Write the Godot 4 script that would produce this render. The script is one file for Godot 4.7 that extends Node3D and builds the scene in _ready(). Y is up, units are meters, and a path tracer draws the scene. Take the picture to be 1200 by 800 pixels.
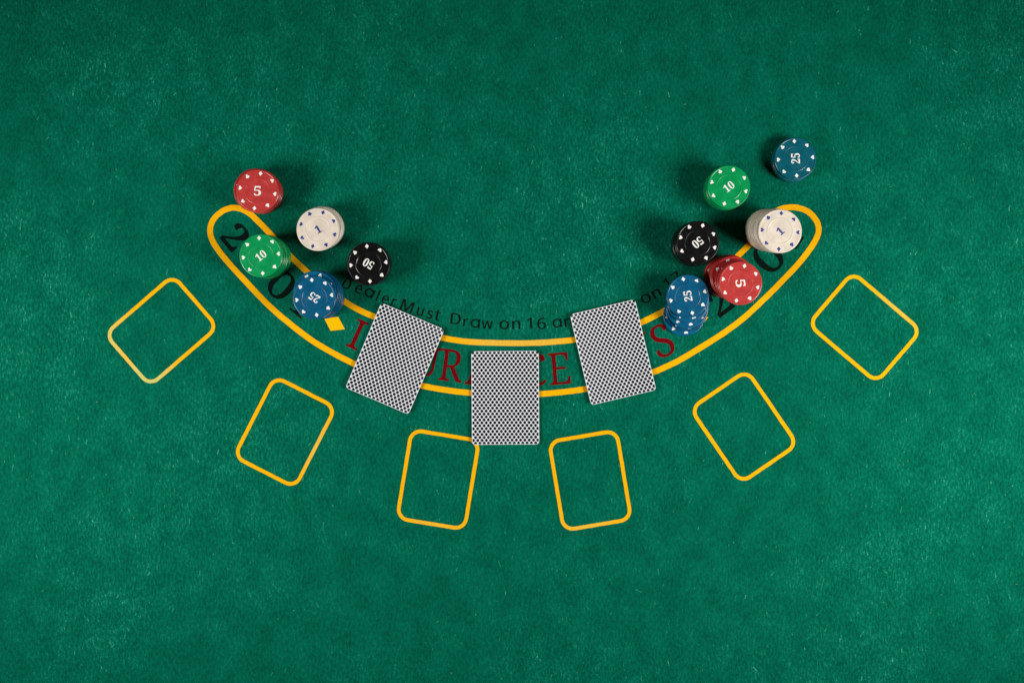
extends Node3D

const PX := 0.0008          # metres of felt per pixel of the 1200 pixel wide photograph
const EYE := 0.9            # height of the lens over the felt
const CHIP_R := 0.0195
const CHIP_T := 0.0033
const ORDINAL := ["topmost", "second", "third", "fourth", "fifth", "sixth", "seventh", "eighth", "ninth", "tenth", "eleventh", "twelfth", "thirteenth", "fourteenth", "fifteenth"]

var rng := RandomNumberGenerator.new()
var serif := SystemFont.new()
var serif_bold := SystemFont.new()
var sans := SystemFont.new()
var used := {}
var felt: MeshInstance3D
var text_cache := {}

# ---------------------------------------------------------------- helpers
func ground(px: float, py: float, y := 0.0) -> Vector3:
	return Vector3((px - 600.0) * PX, y, (py - 400.0) * PX)

func numbered(called: String) -> String:
	var n: int = used.get(called, 0)
	used[called] = n + 1
	return called if n == 0 else "%s_%03d" % [called, n]

func tag(o: Node, label: String, category: String, group := "") -> void:
	o.set_meta("label", label)
	o.set_meta("category", category)
	if group != "":
		o.set_meta("group", group)

func put(called: String, mesh: Mesh, m: Material, parent: Node, at := Transform3D.IDENTITY) -> MeshInstance3D:
	var o := MeshInstance3D.new()
	o.name = called
	o.mesh = mesh
	o.material_override = m
	o.transform = at
	parent.add_child(o, true)
	return o

func paint(c: Color, rough := 0.5, spec := 0.5) -> StandardMaterial3D:
	var m := StandardMaterial3D.new()
	m.albedo_color = c
	m.roughness = rough
	m.metallic_specular = spec
	return m

func noise_texture(seed_: int, freq: float, lo: Color, hi: Color, size := 256, octaves := 4) -> NoiseTexture2D:
	var n := FastNoiseLite.new()
	n.seed = seed_
	n.frequency = freq
	n.fractal_octaves = octaves
	var g := Gradient.new()
	g.set_color(0, lo)
	g.set_color(1, hi)
	var t := NoiseTexture2D.new()
	t.width = size
	t.height = size
	t.seamless = true
	t.noise = n
	t.color_ramp = g
	return t

# a smooth curve through pixel points
func through(p: PackedVector2Array, closed: bool, step := 4) -> PackedVector2Array:
	var out := PackedVector2Array()
	var n := p.size()
	var last := n if closed else n - 1
	for i in last:
		var a := p[(i - 1 + n) % n] if closed or i > 0 else p[i]
		var d := p[(i + 2) % n] if closed or i + 2 < n else p[i + 1]
		for k in step:
			out.append(p[i].cubic_interpolate(p[(i + 1) % n], a, d, float(k) / step))
	if not closed:
		out.append(p[n - 1])
	return out

# a printed line of even width, with a slightly fuzzy edge; worn(point) tells how far the print is rubbed away
func ribbon(p: PackedVector2Array, width: float, worn: Callable) -> ArrayMesh:
	var st := SurfaceTool.new()
	st.begin(Mesh.PRIMITIVE_TRIANGLES)
	var n := p.size()
	var fresh := Color(0.97, 0.475, 0.003)
	var rubbed := Color(0.62, 0.58, 0.16)
	for i in n + 1:
		var k := i % n
		var t := (p[(k + 1) % n] - p[(k - 1 + n) % n]).normalized()
		var side := Vector2(-t.y, t.x)
		var w := width * 0.5
		for s in [-1.0, 1.0]:
			var jig := 0.0 if i == n or i == 0 else rng.randf_range(-0.13, 0.13)
			var q: Vector2 = p[k] + side * s * (w + jig)
			st.set_color(fresh.lerp(rubbed, worn.call(p[k])))
			st.set_normal(Vector3.UP)
			st.set_uv(q / 60.0)
			st.add_vertex(ground(q.x, q.y, 0.0))
	for i in n:
		var b := i * 2
		for v in [b, b + 2, b + 1, b + 1, b + 2, b + 3]:
			st.add_index(v)
	return facing_up(st.commit())

# every flat sheet is turned so that its front (clockwise) is above
func facing_up(mesh: ArrayMesh) -> ArrayMesh:
	var a := mesh.surface_get_arrays(0)
	var v: PackedVector3Array = a[Mesh.ARRAY_VERTEX]
	var ix: PackedInt32Array = a[Mesh.ARRAY_INDEX] if a[Mesh.ARRAY_INDEX] != null else PackedInt32Array(range(v.size()))
	for i in range(0, ix.size(), 3):
		var nrm := (v[ix[i + 1]] - v[ix[i]]).cross(v[ix[i + 2]] - v[ix[i]])
		if nrm.y > 0.0:
			var t := ix[i + 1]
			ix[i + 1] = ix[i + 2]
			ix[i + 2] = t
	a[Mesh.ARRAY_INDEX] = ix
	var out := ArrayMesh.new()
	out.add_surface_from_arrays(Mesh.PRIMITIVE_TRIANGLES, a)
	return out

# a flat polygon (in metres, x right, y down the picture) with a small thickness
func plate(poly: PackedVector2Array, thick: float) -> ArrayMesh:
	var st := SurfaceTool.new()
	st.begin(Mesh.PRIMITIVE_TRIANGLES)
	var ix := Geometry2D.triangulate_polygon(poly)
	for i in range(0, ix.size(), 3):
		var t := [poly[ix[i]], poly[ix[i + 1]], poly[ix[i + 2]]]
		if (t[1] - t[0]).cross(t[2] - t[0]) < 0.0:
			t.reverse()
		for q in t:
			st.set_normal(Vector3.UP)
			st.add_vertex(Vector3(q.x, thick, q.y))
	var n := poly.size()
	var turn := 0.0
	for i in n:
		turn += poly[i].cross(poly[(i + 1) % n])
	for i in n:
		var a := poly[i]
		var b := poly[(i + 1) % n]
		if turn < 0.0:
			var c := a
			a = b
			b = c
		var nn := Vector3((b - a).y, 0, -(b - a).x).normalized()
		for q in [Vector3(a.x, thick, a.y), Vector3(a.x, 0, a.y), Vector3(b.x, thick, b.y), Vector3(b.x, thick, b.y), Vector3(a.x, 0, a.y), Vector3(b.x, 0, b.y)]:
			st.set_normal(nn)
			st.add_vertex(q)
	return st.commit()

# lathe round y; profile = (radius, height) from the bottom centre outward, up and back to the top centre
func lathe(profile: PackedVector2Array, seg: int) -> ArrayMesh:
	var st := SurfaceTool.new()
	st.begin(Mesh.PRIMITIVE_TRIANGLES)
	for k in profile.size() - 1:
		var a := profile[k]
		var b := profile[k + 1]
		var d := (b - a).normalized()
		for i in seg:
			var a0 := TAU * i / seg
			var a1 := TAU * (i + 1) / seg
			var q := []
			for w in [[a, a0], [b, a0], [b, a1], [a, a1]]:
				q.append([Vector3(w[0].x * cos(w[1]), w[0].y, w[0].x * sin(w[1])), Vector3(d.y * cos(w[1]), -d.x, d.y * sin(w[1]))])
			for f in [0, 2, 1, 0, 3, 2]:
				st.set_normal(q[f][1])
				st.add_vertex(q[f][0])
	return st.commit()

# flat lettering: centre at (px, py), turned anticlockwise by deg, h pixels tall (w pixels wide, or natural)
func glyph_mesh(text: String, font: Font) -> TextMesh:
	var key := text + str(font.get_instance_id())
	if not text_cache.has(key):
		var t := TextMesh.new()
		t.text = text
		t.font = font
		t.font_size = 64
		t.pixel_size = 0.01
		t.depth = 0.004
		t.curve_step = 1.0
		text_cache[key] = t
	return text_cache[key]

func glyph_basis(mesh: Mesh, deg: float, h: float, w: float, thick: float) -> Transform3D:
	var box := mesh.get_aabb()
	var sy := h / box.size.y
	var sx := sy if w <= 0.0 else w / box.size.x
	var sz := thick / box.size.z
	var b := Basis(Vector3.UP, deg_to_rad(deg)) * Basis(Vector3.RIGHT, -PI / 2) * Basis.from_scale(Vector3(sx, sy, sz))
	return Transform3D(b, -(b * box.get_center()))

func letter(text: String, font: Font, m: Material, px: float, py: float, deg: float, h: float, w := 0.0, called := "printed_letter") -> void:
	var mesh := glyph_mesh(text, font)
	var t := glyph_basis(mesh, deg, h * PX, w * PX, 0.00012)
	t.origin += ground(px, py, 0.00022)
	put(called, mesh, m, felt, t)

# ---------------------------------------------------------------- felt
func felt_images() -> Array:
	var size := 2048
	var mk := func(seed_: int, freq: float, w: int, h: int, oct: int) -> PackedByteArray:
		var n := FastNoiseLite.new()
		n.seed = seed_
		n.noise_type = FastNoiseLite.TYPE_SIMPLEX
		n.frequency = freq
		n.fractal_octaves = oct
		var im := n.get_image(w, h, false, false, true)
		im.resize(size, size, Image.INTERPOLATE_CUBIC)
		return im.get_data()
	var streak: PackedByteArray = mk.call(11, 0.15, 2048, 900, 3)
	var fine: PackedByteArray = mk.call(12, 0.28, 2048, 1800, 3)
	var mottle: PackedByteArray = mk.call(13, 0.035, 820, 620, 4)
	var patch: PackedByteArray = mk.call(14, 0.012, 256, 256, 3)
	var fleck := PackedFloat32Array()
	fleck.resize(size * size)
	# loose fibres combed roughly along the picture's vertical
	var swirl := FastNoiseLite.new()
	swirl.seed = 5
	swirl.frequency = 0.004
	for i in 60000:
		var x := rng.randf() * size
		var y := rng.randf() * size
		var dense: float = patch[int(y) * size + int(x)] / 255.0
		if rng.randf() > 0.4 + dense * 0.5:
			continue
		var ang := swirl.get_noise_2d(x, y) * 0.8 + rng.randfn(0.0, 0.28)
		var bend := rng.randf_range(-0.06, 0.06)
		var power := rng.randf() * rng.randf() * (0.9 if rng.randf() < 0.9 else 1.8)
		for k in rng.randi_range(3, 11):
			var ix := int(x)
			var iy := int(y)
			if ix >= 0 and iy >= 0 and ix < size - 1 and iy < size:
				var at := iy * size + ix
				var f := x - ix
				fleck[at] = maxf(fleck[at], power * (1.0 - f))
				fleck[at + 1] = maxf(fleck[at + 1], power * f)
			x += sin(ang)
			y += cos(ang)
			ang += bend
	# colour of the pile, from the dark of its backing to rubbed, whitish fibre ends
	var ramp := Gradient.new()
	ramp.offsets = PackedFloat32Array([0.0, 0.42, 0.62, 0.85, 1.0])
	ramp.colors = PackedColorArray([Color8(0, 66, 50), Color8(0, 96, 74), Color8(3, 107, 84), Color8(42, 140, 115), Color8(104, 180, 158)])
	var table := PackedByteArray()
	for i in 256:
		var c := ramp.sample(i / 255.0)
		table.append_array([c.r8, c.g8, c.b8])
	var color := PackedByteArray()
	color.resize(size * size * 3)
	var height := PackedByteArray()
	height.resize(size * size)
	for i in size * size:
		var p := patch[i] - 128.0
		var rough := 0.9 + p / 450.0
		var v := 108.0 + (streak[i] - 128.0) * 0.50 * rough + (fine[i] - 128.0) * 0.48 * rough + (mottle[i] - 128.0) * 0.26 + p * 0.09 + fleck[i] * 115.0
		var k := clampi(int(v), 0, 255)
		color[i * 3] = table[k * 3]
		color[i * 3 + 1] = table[k * 3 + 1]
		color[i * 3 + 2] = table[k * 3 + 2]
		height[i] = clampi(int(128.0 + (streak[i] - 128.0) * 0.4 + (fine[i] - 128.0) * 0.35 + fleck[i] * 90.0), 0, 255)
	var a := Image.create_from_data(size, size, false, Image.FORMAT_RGB8, color)
	var b := Image.create_from_data(size, size, false, Image.FORMAT_L8, height)
	return [ImageTexture.create_from_image(a), ImageTexture.create_from_image(b)]

func build_felt() -> void:
	var tex := felt_images()
	var m := StandardMaterial3D.new()
	m.albedo_texture = tex[0]
	m.roughness = 1.0
	m.metallic_specular = 0.15
	m.heightmap_enabled = true
	m.heightmap_texture = tex[1]
	m.heightmap_scale = 0.03
	var st := SurfaceTool.new()
	st.begin(Mesh.PRIMITIVE_TRIANGLES)
	for c in [[-1.2, -1.0], [1.2, -1.0], [1.2, 1.0], [-1.2, -1.0], [1.2, 1.0], [-1.2, 1.0]]:
		st.set_normal(Vector3.UP)
		st.set_uv(Vector2(c[0] + 0.5, c[1] + 0.5))
		st.add_vertex(Vector3(c[0], 0, c[1]))
	st.generate_tangents()
	felt = put("table_felt", st.commit(), m, self)
	felt.set_meta("kind", "structure")
	felt.set_meta("label", "green felt of a blackjack table with yellow, red and black print")

# ---------------------------------------------------------------- print on the felt
func build_print() -> void:
	var yellow := StandardMaterial3D.new()
	yellow.vertex_color_use_as_albedo = true
	yellow.albedo_texture = noise_texture(31, 0.06, Color(0.93, 0.92, 0.9), Color(1, 1, 1), 256, 4)
	yellow.roughness = 0.9
	yellow.metallic_specular = 0.2
	var lift := Transform3D(Basis.IDENTITY, Vector3(0, 0.00025, 0))
	# the long band of the insurance line
	var pts := PackedVector2Array()
	for q in [[271, 243.6], [259, 248.6], [250, 257.5], [246.3, 269], [248.8, 281.3], [256.3, 293.8], [267.5, 307.5], [280, 321.3], [300, 342.5],
			[312.5, 355.4], [325, 367], [338.8, 378.4], [352.5, 389.2], [366.3, 399.2], [381, 408.3], [395, 416], [413.8, 425.6], [440, 436.5], [467, 445.4], [495, 451.9],
			[511.3, 455], [530, 457.9], [552.5, 460.3], [575, 461.8], [604, 462.4], [632.5, 461.4], [653.8, 459.7], [670, 457.9], [687.5, 455.3], [712, 450.6], [738, 444.2], [764.4, 436.2],
			[780, 429.8], [796.3, 421.8], [812.5, 412.3], [837.5, 396.9], [856.3, 384.2], [875, 369.4], [900, 345.8], [916.9, 328.8],
			[932.5, 312.5], [945, 297.3], [955, 282.5], [959.4, 270], [956.5, 258.6], [948, 249], [937.5, 244.2], [926, 243], [913.5, 245.6], [902, 254], [890, 269], [879.2, 285], [868.5, 296.2],
			[850, 315], [828, 333], [803, 350], [778.1, 364.4], [765, 371.2], [750.6, 378.1], [730, 385.6], [703, 392.8], [673.8, 397.9], [647.5, 400.5], [628.8, 401.6], [604, 402],
			[578.8, 401.6], [555, 400.7], [536.3, 398.8], [521.3, 396.2], [490, 389], [462, 380.3], [437.5, 370.6], [420, 362.8], [403.5, 353], [380, 336], [357.5, 316.3], [341, 301],
			[326, 284.5], [315, 272.3], [301.3, 258.2], [292.5, 250.2], [282, 244.8]]:
		pts.append(Vector2(q[0], q[1]))
	var worn_band := func(p: Vector2) -> float:
		var k := clampf(1.0 - absf(p.x - 606.0) / 75.0, 0.0, 1.0) if absf(p.y - 401.0) < 6.0 else 0.0
		return 0.32 * smoothstep(0.0, 0.6, k)
	put("insurance_band", ribbon(through(pts, true), 6.8, worn_band), yellow, felt, lift)
	# six betting boxes: centre, lean of the long side (degrees, to the right), rubbed corner
	for b in [[189.3, 387.3, 49.2, 1.0], [333.9, 505.9, 27.0, 0.35], [513.4, 561.5, 9.3, 0.15], [691.5, 562.6, -9.4, 0.25], [871.7, 499.6, -34.3, 0.0], [1013.2, 383.5, -49.6, 0.3]]:
		var line := PackedVector2Array()
		var c := Vector2(b[0], b[1])
		var hw := 40.0
		var hh := 52.5
		var r := 12.5
		for corner in [[1, -1, -90.0], [1, 1, 0.0], [-1, 1, 90.0], [-1, -1, 180.0]]:
			for k in 9:
				var a := deg_to_rad(corner[2] + 90.0 * k / 8.0)
				line.append(Vector2(corner[0] * (hw - r), corner[1] * (hh - r)) + Vector2(cos(a), sin(a)) * r)
			# a few points along the next side
			var nxt := {0: Vector2(hw, hh - r), 1: Vector2(-(hw - r), hh), 2: Vector2(-hw, -(hh - r)), 3: Vector2(hw - r, -hh)}
			var side: int = int(corner[2] / 90.0) + 1
			var from := line[line.size() - 1]
			for k in range(1, 12):
				line.append(from.lerp(nxt[side], k / 12.0))
		var turned := PackedVector2Array()
		for q in line:
			turned.append(c + q.rotated(deg_to_rad(b[2])))
		var amount: float = b[3]
		var spot := {189: Vector2(172, 440), 333: Vector2(372, 525), 513: Vector2(508, 614), 691: Vector2(690, 616), 871: Vector2(0, 0), 1013: Vector2(1055, 360)}
		var where: Vector2 = spot[int(b[0])]
		var side_spot := Vector2(129, 400) if amount == 1.0 else where
		var worn_box := func(p: Vector2) -> float:
			return amount * maxf(smoothstep(46.0, 6.0, p.distance_to(where)), 0.75 * smoothstep(48.0, 5.0, p.distance_to(side_spot)))
		put("betting_box", ribbon(turned, 4.4, worn_box), yellow, felt, lift)
	# the two diamonds
	var flat_yellow := paint(Color.from_hsv(0.122, 1.0, 0.99), 0.9, 0.2)
	for d in [[[379.8, 372.6], [396.5, 371.2], [404.2, 385.6], [387.5, 387.6]], [[806, 372], [822, 367], [830, 372], [817, 386]]]:
		var poly := PackedVector2Array()
		for q in d:
			poly.append((Vector2(q[0], q[1]) - Vector2(600, 400)) * PX)
		put("printed_diamond", plate(poly, 0.00012), flat_yellow, felt, Transform3D(Basis.IDENTITY, Vector3(0, 0.00012, 0)))
	# red lettering
	var red := paint(Color.WHITE, 0.95, 0.15)
	red.albedo_texture = noise_texture(41, 0.09, Color8(98, 2, 10), Color8(124, 8, 16), 128, 3)
	red.uv1_triplanar = true
	red.uv1_world_triplanar = true
	red.uv1_scale = Vector3.ONE * 40.0
	for g in [["I", 418.8, 391.8, -24.5, 35, 14], ["N", 444, 404.5, -21, 35, 30], ["S", 472, 414.5, -17, 36, 19], ["U", 499, 422.5, -13, 36, 31], ["R", 529.2, 428.2, -7.5, 37, 27],
			["A", 561, 432.5, -4.5, 37, 30], ["N", 594, 434, 0, 37, 30], ["C", 625, 433.5, 2.5, 38, 28], ["E", 655.4, 431.7, 4.5, 37, 24],
			["P", 697, 424, 10, 36, 22], ["A", 722, 419, 14, 36, 26], ["Y", 748.5, 410, 19, 36, 27], ["S", 776, 399, 22, 38.5, 22]]:
		letter(g[0], serif, red, g[1], g[2], g[3], g[4], g[5])
	# black lettering
	var black := paint(Color8(9, 22, 19), 0.95, 0.15)
	for g in [["2", 276, 277.5, -50, 31, 22.5], ["T", 307, 303, -46, 27, 24], ["O", 329.6, 334, -42, 34, 27], ["1", 354.5, 355.5, -38.7, 30, 19],
			["2", 843.5, 353.5, 37, 31, 22.5], ["T", 868, 330, 42, 27, 24], ["O", 900.5, 301.5, 47, 37, 29], ["1", 925, 277.5, 56, 30, 19]]:
		letter(g[0], serif_bold if g[0] in ["2", "O"] else serif, black, g[1], g[2], g[3], g[4], g[5], "printed_numeral" if g[0] in ["1", "2"] else "printed_letter")
	for g in [["D", 407, 332.5, -29, 13, 0], ["e", 420.6, 338.8, -27, 10, 0], ["l", 443.3, 346.2, -24, 13.5, 0], ["e", 451.6, 351, -23, 10, 0], ["r", 461.4, 354.6, -22, 9.6, 0],
			["M", 477.2, 358.7, -20, 13, 14.5], ["u", 492.5, 365, -17, 9.6, 0], ["s", 503.8, 368.6, -14, 9.8, 0], ["t", 512.8, 369.3, -12, 13, 6.5],
			["D", 534, 373.5, -6.5, 13, 11.5], ["r", 545.6, 377.8, -5, 9.2, 0], ["w", 571, 380.4, -2, 9.4, 13], ["o", 591, 380.5, 0, 10.4, 11], ["n", 605, 380.5, 1, 9.8, 9.5],
			["1", 620.5, 378.6, 2.5, 12.6, 5.5], ["6", 634.6, 379, 3.5, 13.2, 9.5], ["n", 666.2, 377.6, 7, 9.6, 9.5],
			["o", 756.7, 349.8, 25, 10.6, 11], ["n", 769, 343.8, 28, 9.8, 9.5], ["1", 781, 332.5, 32, 12.6, 5.5], ["7", 792.5, 325, 35, 12.8, 9]]:
		letter(g[0], sans, black, g[1], g[2], g[3], g[4], g[5], "printed_numeral" if g[0] in ["1", "6", "7"] else "printed_letter")
	# the round one-storey a of the print: a ring and a stem
	for g in [[433, 343, -25], [556.8, 378.8, -3.5], [652.8, 378.6, 5.5]]:
		var st := SurfaceTool.new()
		st.begin(Mesh.PRIMITIVE_TRIANGLES)
		for k in 28:
			var a0 := TAU * k / 28
			var a1 := TAU * (k + 1) / 28
			var o := [Vector2(cos(a0), sin(a0)), Vector2(cos(a1), sin(a1))]
			for v in [o[0] * 3.7, o[1] * 5.2, o[0] * 5.2, o[0] * 3.7, o[1] * 3.7, o[1] * 5.2]:
				st.set_normal(Vector3.UP)
				st.add_vertex(Vector3(v.x, 0, v.y) * PX)
		for v in [[3.9, -5.2], [5.5, -5.2], [5.5, 5.2], [3.9, -5.2], [5.5, 5.2], [3.9, 5.2]]:
			st.set_normal(Vector3.UP)
			st.add_vertex(Vector3(v[0] * PX, 0.00004, v[1] * PX))
		put("printed_letter", facing_up(st.commit()), black, felt, Transform3D(Basis(Vector3.UP, deg_to_rad(g[2])), ground(g[0], g[1], 0.0003)))

# ---------------------------------------------------------------- cards
func card_texture() -> ImageTexture:
	var w := 640
	var h := 896
	var im := Image.create(w, h, false, Image.FORMAT_RGB8)
	im.fill(Color8(222, 227, 235))
	var dx := (w - 28) / 15.0
	var dy := (h - 28) / 31.0
	var inkc := Color8(3, 3, 6)
	for row in 33:
		for col in 17:
			var cx := 14.0 + (col + (0.5 if row % 2 == 1 else 0.0)) * dx
			var cy := 14.0 + row * dy
			if cx < 7 or cy < 8 or cx > w - 7 or cy > h - 8:
				continue
			for y in range(int(cy - 18), int(cy + 19)):
				for x in range(int(cx - 17), int(cx + 18)):
					var u := absf(x + 0.5 - cx) / 14.6
					var v := absf(y + 0.5 - cy) / 15.6
					if pow(u, 1.7) + pow(v, 1.7) < 1.0 and x >= 5 and y >= 5 and x < w - 5 and y < h - 5:
						im.set_pixel(x, y, inkc)
			# the fine cross in the white between the dots
			var gx := cx + dx * 0.5
			for k in range(-4, 5):
				for p in [Vector2(gx + k, cy), Vector2(gx, cy + k)]:
					if p.x >= 12 and p.x < w - 12 and p.y >= 12 and p.y < h - 12:
						im.set_pixel(int(p.x), int(p.y), Color8(190, 194, 206))
	im.generate_mipmaps()
	return ImageTexture.create_from_image(im)

# a playing card: rounded outline, bowed a little so that its rim lifts off the felt
func card_mesh(w: float, h: float, bow: float, curl: float) -> ArrayMesh:
	var st := SurfaceTool.new()
	st.begin(Mesh.PRIMITIVE_TRIANGLES)
	var r := 0.0031
	var t := 0.00032
	var nx := 20
	var ny := 26
	var lift := func(x: float, z: float) -> float:
		var u := x / (w * 0.5)
		var v := z / (h * 0.5)
		return 0.0005 + bow * u * u + curl * v * v
	var at := func(i: int, j: int) -> Vector2:
		var z := lerpf(-h * 0.5, h * 0.5, float(j) / ny)
		# denser rows in the rounded corners
		var s := float(j) / ny * 2.0 - 1.0
		z = signf(s) * (1.0 - pow(1.0 - absf(s), 1.7)) * h * 0.5
		var inset := 0.0
		var d := h * 0.5 - absf(z)
		if d < r:
			inset = r - sqrt(maxf(0.0, r * r - (r - d) * (r - d)))
		return Vector2((float(i) / nx * 2.0 - 1.0) * (w * 0.5 - inset), z)
	var quad := func(p: Array, n: Array, uv: Array) -> void:
		for k in [0, 1, 2, 0, 2, 3]:
			st.set_normal(n[k])
			st.set_uv(uv[k])
			st.add_vertex(p[k])
	for j in ny:
		for i in nx:
			var c := [at.call(i, j), at.call(i + 1, j), at.call(i + 1, j + 1), at.call(i, j + 1)]
			var top := []
			var low := []
			var up := []
			var down := []
			var uv := []
			for q in c:
				var y: float = lift.call(q.x, q.y)
				var nn := Vector3(-8.0 * bow * q.x / (w * w), 1.0, -8.0 * curl * q.y / (h * h)).normalized()
				top.append(Vector3(q.x, y + t, q.y))
				low.append(Vector3(q.x, y, q.y))
				up.append(nn)
				down.append(-nn)
				uv.append(Vector2(q.x / w + 0.5, q.y / h + 0.5))
			quad.call(top, up, uv)
			low.reverse()
			quad.call(low, down, [Vector2(0.004, 0.004), Vector2(0.004, 0.004), Vector2(0.004, 0.004), Vector2(0.004, 0.004)])
	# the cut edge
	var rim := []
	for j in ny + 1:
		rim.append(at.call(nx, j))
	for j in range(ny, -1, -1):
		rim.append(at.call(0, j))
	for k in rim.size():
		var a: Vector2 = rim[k]
		var b: Vector2 = rim[(k + 1) % rim.size()]
		if a.distance_to(b) < 1e-7:
			continue
		var ya: float = lift.call(a.x, a.y)
		var yb: float = lift.call(b.x, b.y)
		var nn := Vector3((b - a).y, 0, -(b - a).x).normalized()
		var e := Vector2(0.004, 0.004)
		quad.call([Vector3(a.x, ya + t, a.y), Vector3(a.x, ya, a.y), Vector3(b.x, yb, b.y), Vector3(b.x, yb + t, b.y)], [nn, nn, nn, nn], [e, e, e, e])
	return st.commit()

func build_cards() -> void:
	var m := StandardMaterial3D.new()
	m.albedo_texture = card_texture()
	m.roughness = 0.42
	m.metallic_specular = 0.45
	for c in [[463.4, 420.0, -23.0, 80.0, 107.5, 0.0022, 0.0016, "face down card in black and white lattice, tilted right, left of the three"],
			[592.2, 465.8, 0.4, 78.6, 109.0, 0.0014, 0.0006, "upright face down card in black and white lattice, between the two tilted cards"],
			[717.9, 412.6, 13.2, 78.0, 108.5, 0.0022, 0.0014, "face down card in black and white lattice, tilted left, right of the three"]]:
		var mesh := card_mesh(c[3] * PX, c[4] * PX, c[5], c[6])
		var o := put(numbered("playing_card"), mesh, m, self, Transform3D(Basis(Vector3.UP, deg_to_rad(c[2])), ground(c[0], c[1], 0.0003)))
		tag(o, c[7], "playing card", "face down playing cards")

# ---------------------------------------------------------------- chips
var suit := []

func build_suits() -> void:
	var s := 0.00182
	var diamond := PackedVector2Array([Vector2(0, -1.15) * s, Vector2(0.95, 0) * s, Vector2(0, 1.15) * s, Vector2(-0.95, 0) * s])
	var heart := PackedVector2Array()
	for k in 24:
		var t := TAU * k / 24
		heart.append(Vector2(pow(sin(t), 3.0), -(13.0 * cos(t) - 5.0 * cos(2 * t) - 2.0 * cos(3 * t) - cos(4 * t)) / 16.0) * s)
	var spade := PackedVector2Array()
	for q in heart:
		spade.append(Vector2(q.x, -q.y * 0.95 - 0.15 * s))
	var club := PackedVector2Array()
	for k in 36:
		var a := TAU * k / 36
		var lobe := 0.0
		for c in [-PI / 2, PI / 6, PI * 5 / 6]:
			var d := angle_difference(a, c)
			var b := 0.56 * cos(d)
			var disc := 0.46 * 0.46 - 0.56 * 0.56 * sin(d) * sin(d)
			if disc > 0.0:
				lobe = maxf(lobe, b + sqrt(disc))
		if absf(angle_difference(a, PI / 2)) < 0.26:
			lobe = maxf(lobe, 1.0)
		club.append(Vector2(cos(a), sin(a)) * maxf(lobe, 0.42) * s)
	for p in [diamond, club, heart, spade]:
		suit.append(plate(p, 0.00009))

func chip_profile(ripples: bool) -> PackedVector2Array:
	var p := PackedVector2Array()
	for q in [[0, 0], [17.6, 0], [18.9, 0.05], [19.3, 0.35], [19.5, 0.7], [19.5, 2.6], [19.3, 2.95], [19.0, 3.2], [18.6, 3.28], [18.1, 3.24], [17.75, 3.06],
			[12.0, 3.06], [11.6, 3.26], [11.3, 3.3], [11.0, 3.24], [10.6, 3.0]]:
		p.append(Vector2(q[0], q[1]) * 0.001)
	if ripples:
		for r in [9.6, 8.4, 7.2, 6.0]:
			for q in [[r + 0.5, 3.0], [r + 0.2, 3.035], [r - 0.1, 3.0]]:
				p.append(Vector2(q[0], q[1]) * 0.001)
	p.append(Vector2(0, 3.0) * 0.001)
	return p

func chip_material(base: Color, seed_: int, rough: float) -> StandardMaterial3D:
	var m := paint(Color.WHITE, rough, 0.5)
	m.albedo_texture = noise_texture(seed_, 0.03, base.darkened(0.10), base.lightened(0.04), 128, 5)
	m.uv1_triplanar = true
	m.uv1_scale = Vector3.ONE * 22.0
	m.roughness_texture = noise_texture(seed_ + 50, 0.05, Color(0.75, 0.75, 0.75), Color(1, 1, 1), 128, 4)
	return m

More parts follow.
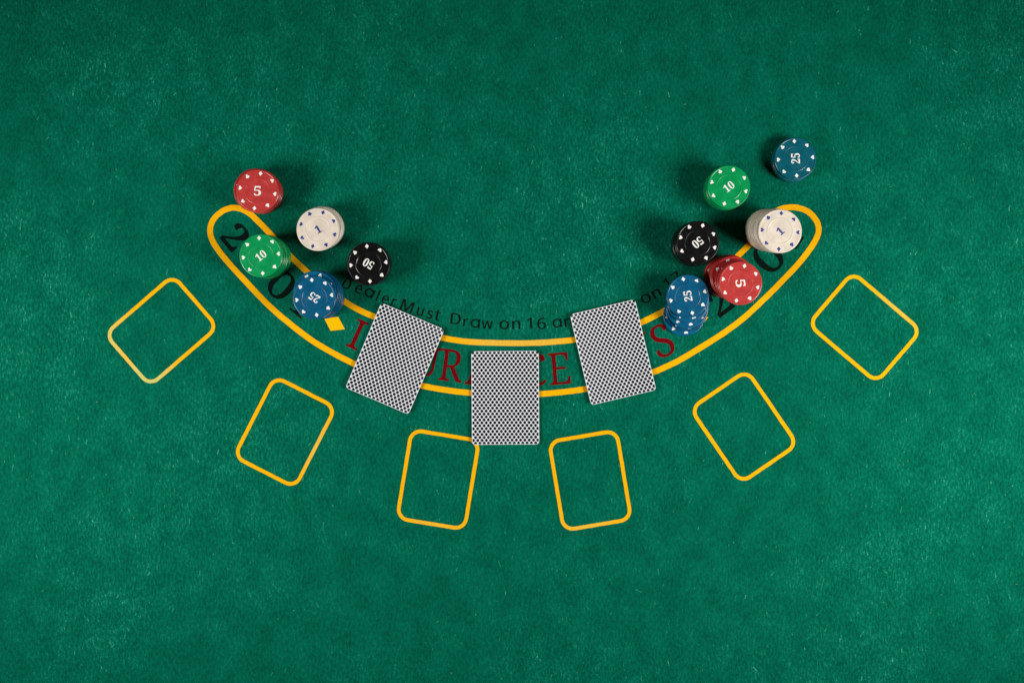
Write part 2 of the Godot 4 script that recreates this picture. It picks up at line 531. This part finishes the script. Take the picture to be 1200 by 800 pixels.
func build_chips() -> void:
	build_suits()
	var plain := lathe(chip_profile(false), 72)
	var rippled := lathe(chip_profile(true), 72)
	var white_ink := paint(Color8(240, 240, 236), 0.5)
	var blue_ink := paint(Color8(18, 44, 138), 0.5)
	var kinds := {
		"red": ["5", [Color8(192, 58, 56), Color8(180, 46, 46), Color8(198, 64, 60)], 0.27, plain],
		"green": ["10", [Color8(0, 152, 82), Color8(0, 142, 76), Color8(4, 158, 88)], 0.27, plain],
		"white": ["1", [Color8(232, 220, 204), Color8(222, 208, 190), Color8(236, 226, 212)], 0.36, plain],
		"black": ["50", [Color8(12, 12, 13), Color8(9, 9, 10), Color8(15, 14, 15)], 0.27, plain],
		"blue": ["25", [Color8(0, 86, 126), Color8(0, 78, 116), Color8(0, 92, 132)], 0.28, rippled],
		"teal": ["25", [Color8(0, 88, 106), Color8(0, 78, 96), Color8(4, 94, 110)], 0.28, rippled],
	}
	var mats := {}
	var seed_ := 60
	for k in kinds:
		mats[k] = []
		for c in kinds[k][1]:
			mats[k].append(chip_material(c, seed_, kinds[k][2]))
			seed_ += 1
	# kind, chips, path of the chip centres as seen in the picture (share of the height, x, y), number's turn, first mark's angle, number's height, words
	var stacks := [
		["red", 10, [[0.0, 306.6, 226.0], [0.35, 302.0, 222.2], [0.6, 298.2, 223.0], [0.85, 299.0, 222.6], [1.0, 301.7, 223.7]], 0.0, 80.0, [8.6, 11.6], "red stack at the band's left end"],
		["green", 11, [[0.0, 316.4, 302.0], [0.5, 312.5, 300.6], [1.0, 305.7, 299.5]], 38.0, 96.0, [12.5, 9.6], "left green stack, on the printed numeral"],
		["white", 9, [[0.0, 378.3, 266.8], [0.72, 377.4, 266.6], [0.78, 373.6, 268.0], [1.0, 372.5, 268.7]], 31.0, 73.0, [6.4, 9.6], "left white stack beside the black one"],
		["black", 9, [[0.0, 434.5, 309.5], [1.0, 431.7, 309.0]], 150.0, 95.0, [12.6, 10.2], "left black stack above the word Dealer"],
		["blue", 10, [[0.0, 378.8, 349.0], [0.45, 377.0, 344.0], [0.75, 371.5, 341.4], [0.9, 368.9, 342.2], [1.0, 368.2, 348.5]], 147.0, 98.0, [12.6, 9.6], "blue stack beside the yellow diamond"],
		["green", 9, [[0.0, 849.2, 222.2], [0.5, 850.6, 221.6], [1.0, 854.2, 218.8]], 38.0, 75.0, [12.6, 9.6], "right green stack above the black one"],
		["teal", 4, [[0.0, 928.6, 189.4], [0.6, 929.6, 188.0], [1.0, 932.3, 185.7]], 92.0, 94.0, [12.6, 10.8], "low blue stack farthest upper right"],
		["black", 11, [[0.0, 811.0, 287.6], [0.6, 812.6, 286.4], [1.0, 817.7, 284.1]], 219.0, 73.5, [12.6, 10.2], "right black stack beside the leaning reds"],
		["white", 14, [[0.0, 898.0, 269.4], [0.4, 901.0, 269.2], [0.75, 905.5, 269.6], [1.0, 914.2, 270.8]], 43.0, 86.0, [6.4, 9.6], "white stack on the band's right end"],
		["red", 12, [[0.0, 849.3, 324.4], [0.28, 850.4, 324.0], [0.38, 856.0, 323.4], [0.7, 858.0, 324.6], [0.82, 863.5, 329.0], [1.0, 867.8, 331.8]], -82.0, 76.7, [8.8, 11.6], "leaning red stack below the whites"],
		["blue", 8, [[0.0, 801.9, 369.4], [0.13, 802.6, 368.6], [0.15, 805.4, 361.2], [0.43, 806.0, 360.0], [0.45, 807.2, 354.4], [0.71, 807.0, 352.8], [0.74, 806.4, 348.0], [1.0, 806.1, 346.8]], 99.0, 105.0, [12.6, 9.8], "stepped blue stack beside the card"],
	]
	for s in stacks:
		var kind: String = s[0]
		var count: int = s[1]
		var info: Array = kinds[kind]
		var path: Array = s[2]
		var seen := []
		for i in count:
			var f := float(i) / (count - 1)
			var p := Vector2(path[0][1], path[0][2])
			for k in path.size() - 1:
				if f >= path[k][0] and f <= path[k + 1][0] + 1e-6:
					var g: float = (f - path[k][0]) / (path[k + 1][0] - path[k][0])
					p = Vector2(path[k][1], path[k][2]).lerp(Vector2(path[k + 1][1], path[k + 1][2]), g)
			if i > 0 and i < count - 1:
				p += Vector2(rng.randf_range(-0.5, 0.5), rng.randf_range(-0.5, 0.5))
			seen.append(p)
		for i in count:
			var top := i == count - 1
			var y := i * CHIP_T + 0.0003
			var shrink := 1.0 - (y + CHIP_T) / EYE
			var p: Vector2 = seen[i]
			var o := Node3D.new()
			o.name = numbered("poker_chip")
			add_child(o)
			o.position = Vector3((p.x - 600.0) * PX * shrink, y, (p.y - 400.0) * PX * shrink)
			var spin: float = s[4] if top else rng.randf_range(0.0, 45.0)
			put("body", info[3], mats[kind][0 if top else rng.randi() % 3], o)
			var ink: Material = blue_ink if kind == "white" else white_ink
			# printed marks where the chip above leaves them in view
			for k in 8:
				var a := deg_to_rad(spin + 45.0 * k)
				var mark := Vector3(cos(a) * 0.0159, 0.00307, -sin(a) * 0.0159)
				var open := true
				for j in range(i + 1, count):
					if (p + Vector2(mark.x, mark.z) / PX).distance_to(seen[j]) < 22.2:
						open = false
				if open:
					put("suit_mark", suit[k % 4], ink, o, Transform3D(Basis(Vector3.UP, a - PI / 2), mark))
			if top:
				var mesh := glyph_mesh(info[0], serif_bold)
				var size: Array = s[5]
				var t := glyph_basis(mesh, s[3], size[1] * PX * 0.93, size[0] * PX * 0.93, 0.0001)
				t.origin.y += 0.00314
				put("number", mesh, ink, o, t)
			var from_top := count - 1 - i
			var word: String = "teal blue" if kind == "teal" else kind
			var which: String = "%s chip marked %s, topmost of the %s" % [word, info[0], s[6]] if top else ("lowest chip of the " + s[6] if i == 0 else "%s chip from the top of the %s" % [ORDINAL[from_top], s[6]])
			tag(o, which, "poker chip", "stacked poker chips")

# ---------------------------------------------------------------- lint
func build_lint() -> void:
	var m := paint(Color8(110, 180, 150), 0.9, 0.2)
	var st := SurfaceTool.new()
	st.begin(Mesh.PRIMITIVE_TRIANGLES)
	for i in 420:
		var p := Vector3(rng.randf_range(-0.6, 0.6), 0.00012, rng.randf_range(-0.42, 0.42))
		var ang := rng.randfn(PI / 2, 0.6)
		var bend := rng.randf_range(-0.5, 0.5)
		var step := rng.randf_range(0.0002, 0.0006)
		var w := rng.randf_range(0.00006, 0.00013)
		for k in 4:
			var d := Vector3(cos(ang), 0, sin(ang))
			var n := Vector3(-d.z, 0, d.x) * w
			var q := p + d * step + Vector3(0, rng.randf_range(0.0, 0.00012), 0)
			for v in [p - n, q - n, q + n, p - n, q + n, p + n]:
				st.set_normal(Vector3.UP)
				st.add_vertex(v)
			p = q
			ang += bend
	var o := put("felt_lint", facing_up(st.commit()), m, self)
	o.set_meta("kind", "stuff")
	o.set_meta("label", "pale loose fibres scattered over the green felt")

# ---------------------------------------------------------------- scene
func _ready() -> void:
	rng.seed = 20240
	var cam := Camera3D.new()
	cam.name = "camera"
	cam.fov = rad_to_deg(2.0 * atan(399.6 * PX / EYE))
	cam.near = 0.05
	cam.far = 20.0
	cam.position = Vector3(0, EYE, 0)
	cam.rotation_degrees = Vector3(-90, 0, 0)
	add_child(cam)
	cam.current = true
	var env := Environment.new()
	env.background_mode = Environment.BG_COLOR
	env.background_color = Color(0.02, 0.025, 0.025)
	env.background_energy_multiplier = 1.0
	env.tonemap_mode = Environment.TONE_MAPPER_LINEAR
	env.tonemap_exposure = 1.1
	env.sdfgi_enabled = true
	env.ssao_enabled = true
	env.ssil_enabled = true
	var we := WorldEnvironment.new()
	we.name = "surroundings"
	we.environment = env
	add_child(we)
	# two studio heads, one on each side of the table, shining across it
	for l in [[Vector3(-0.88, 0.71, 0.17), Vector3(-0.22, 0, 0.03), 1.00], [Vector3(0.88, 0.71, 0.17), Vector3(0.22, 0, 0.03), 1.27]]:
		var lamp := SpotLight3D.new()
		lamp.name = "studio_lamp"
		add_child(lamp, true)
		lamp.look_at_from_position(l[0], l[1], Vector3.UP)
		lamp.light_energy = l[2]
		lamp.light_color = Color(1.0, 0.985, 0.96)
		lamp.light_size = 0.23
		lamp.spot_range = 6.0
		lamp.spot_attenuation = 2.0
		lamp.spot_angle = 39.0
		lamp.spot_angle_attenuation = 1.0
		lamp.shadow_enabled = true
	serif.font_names = PackedStringArray(["Droid Serif"])
	serif_bold.font_names = PackedStringArray(["Droid Serif"])
	serif_bold.font_weight = 700
	sans.font_names = PackedStringArray(["Droid Sans"])
	build_felt()
	build_print()
	build_cards()
	build_chips()
	build_lint()
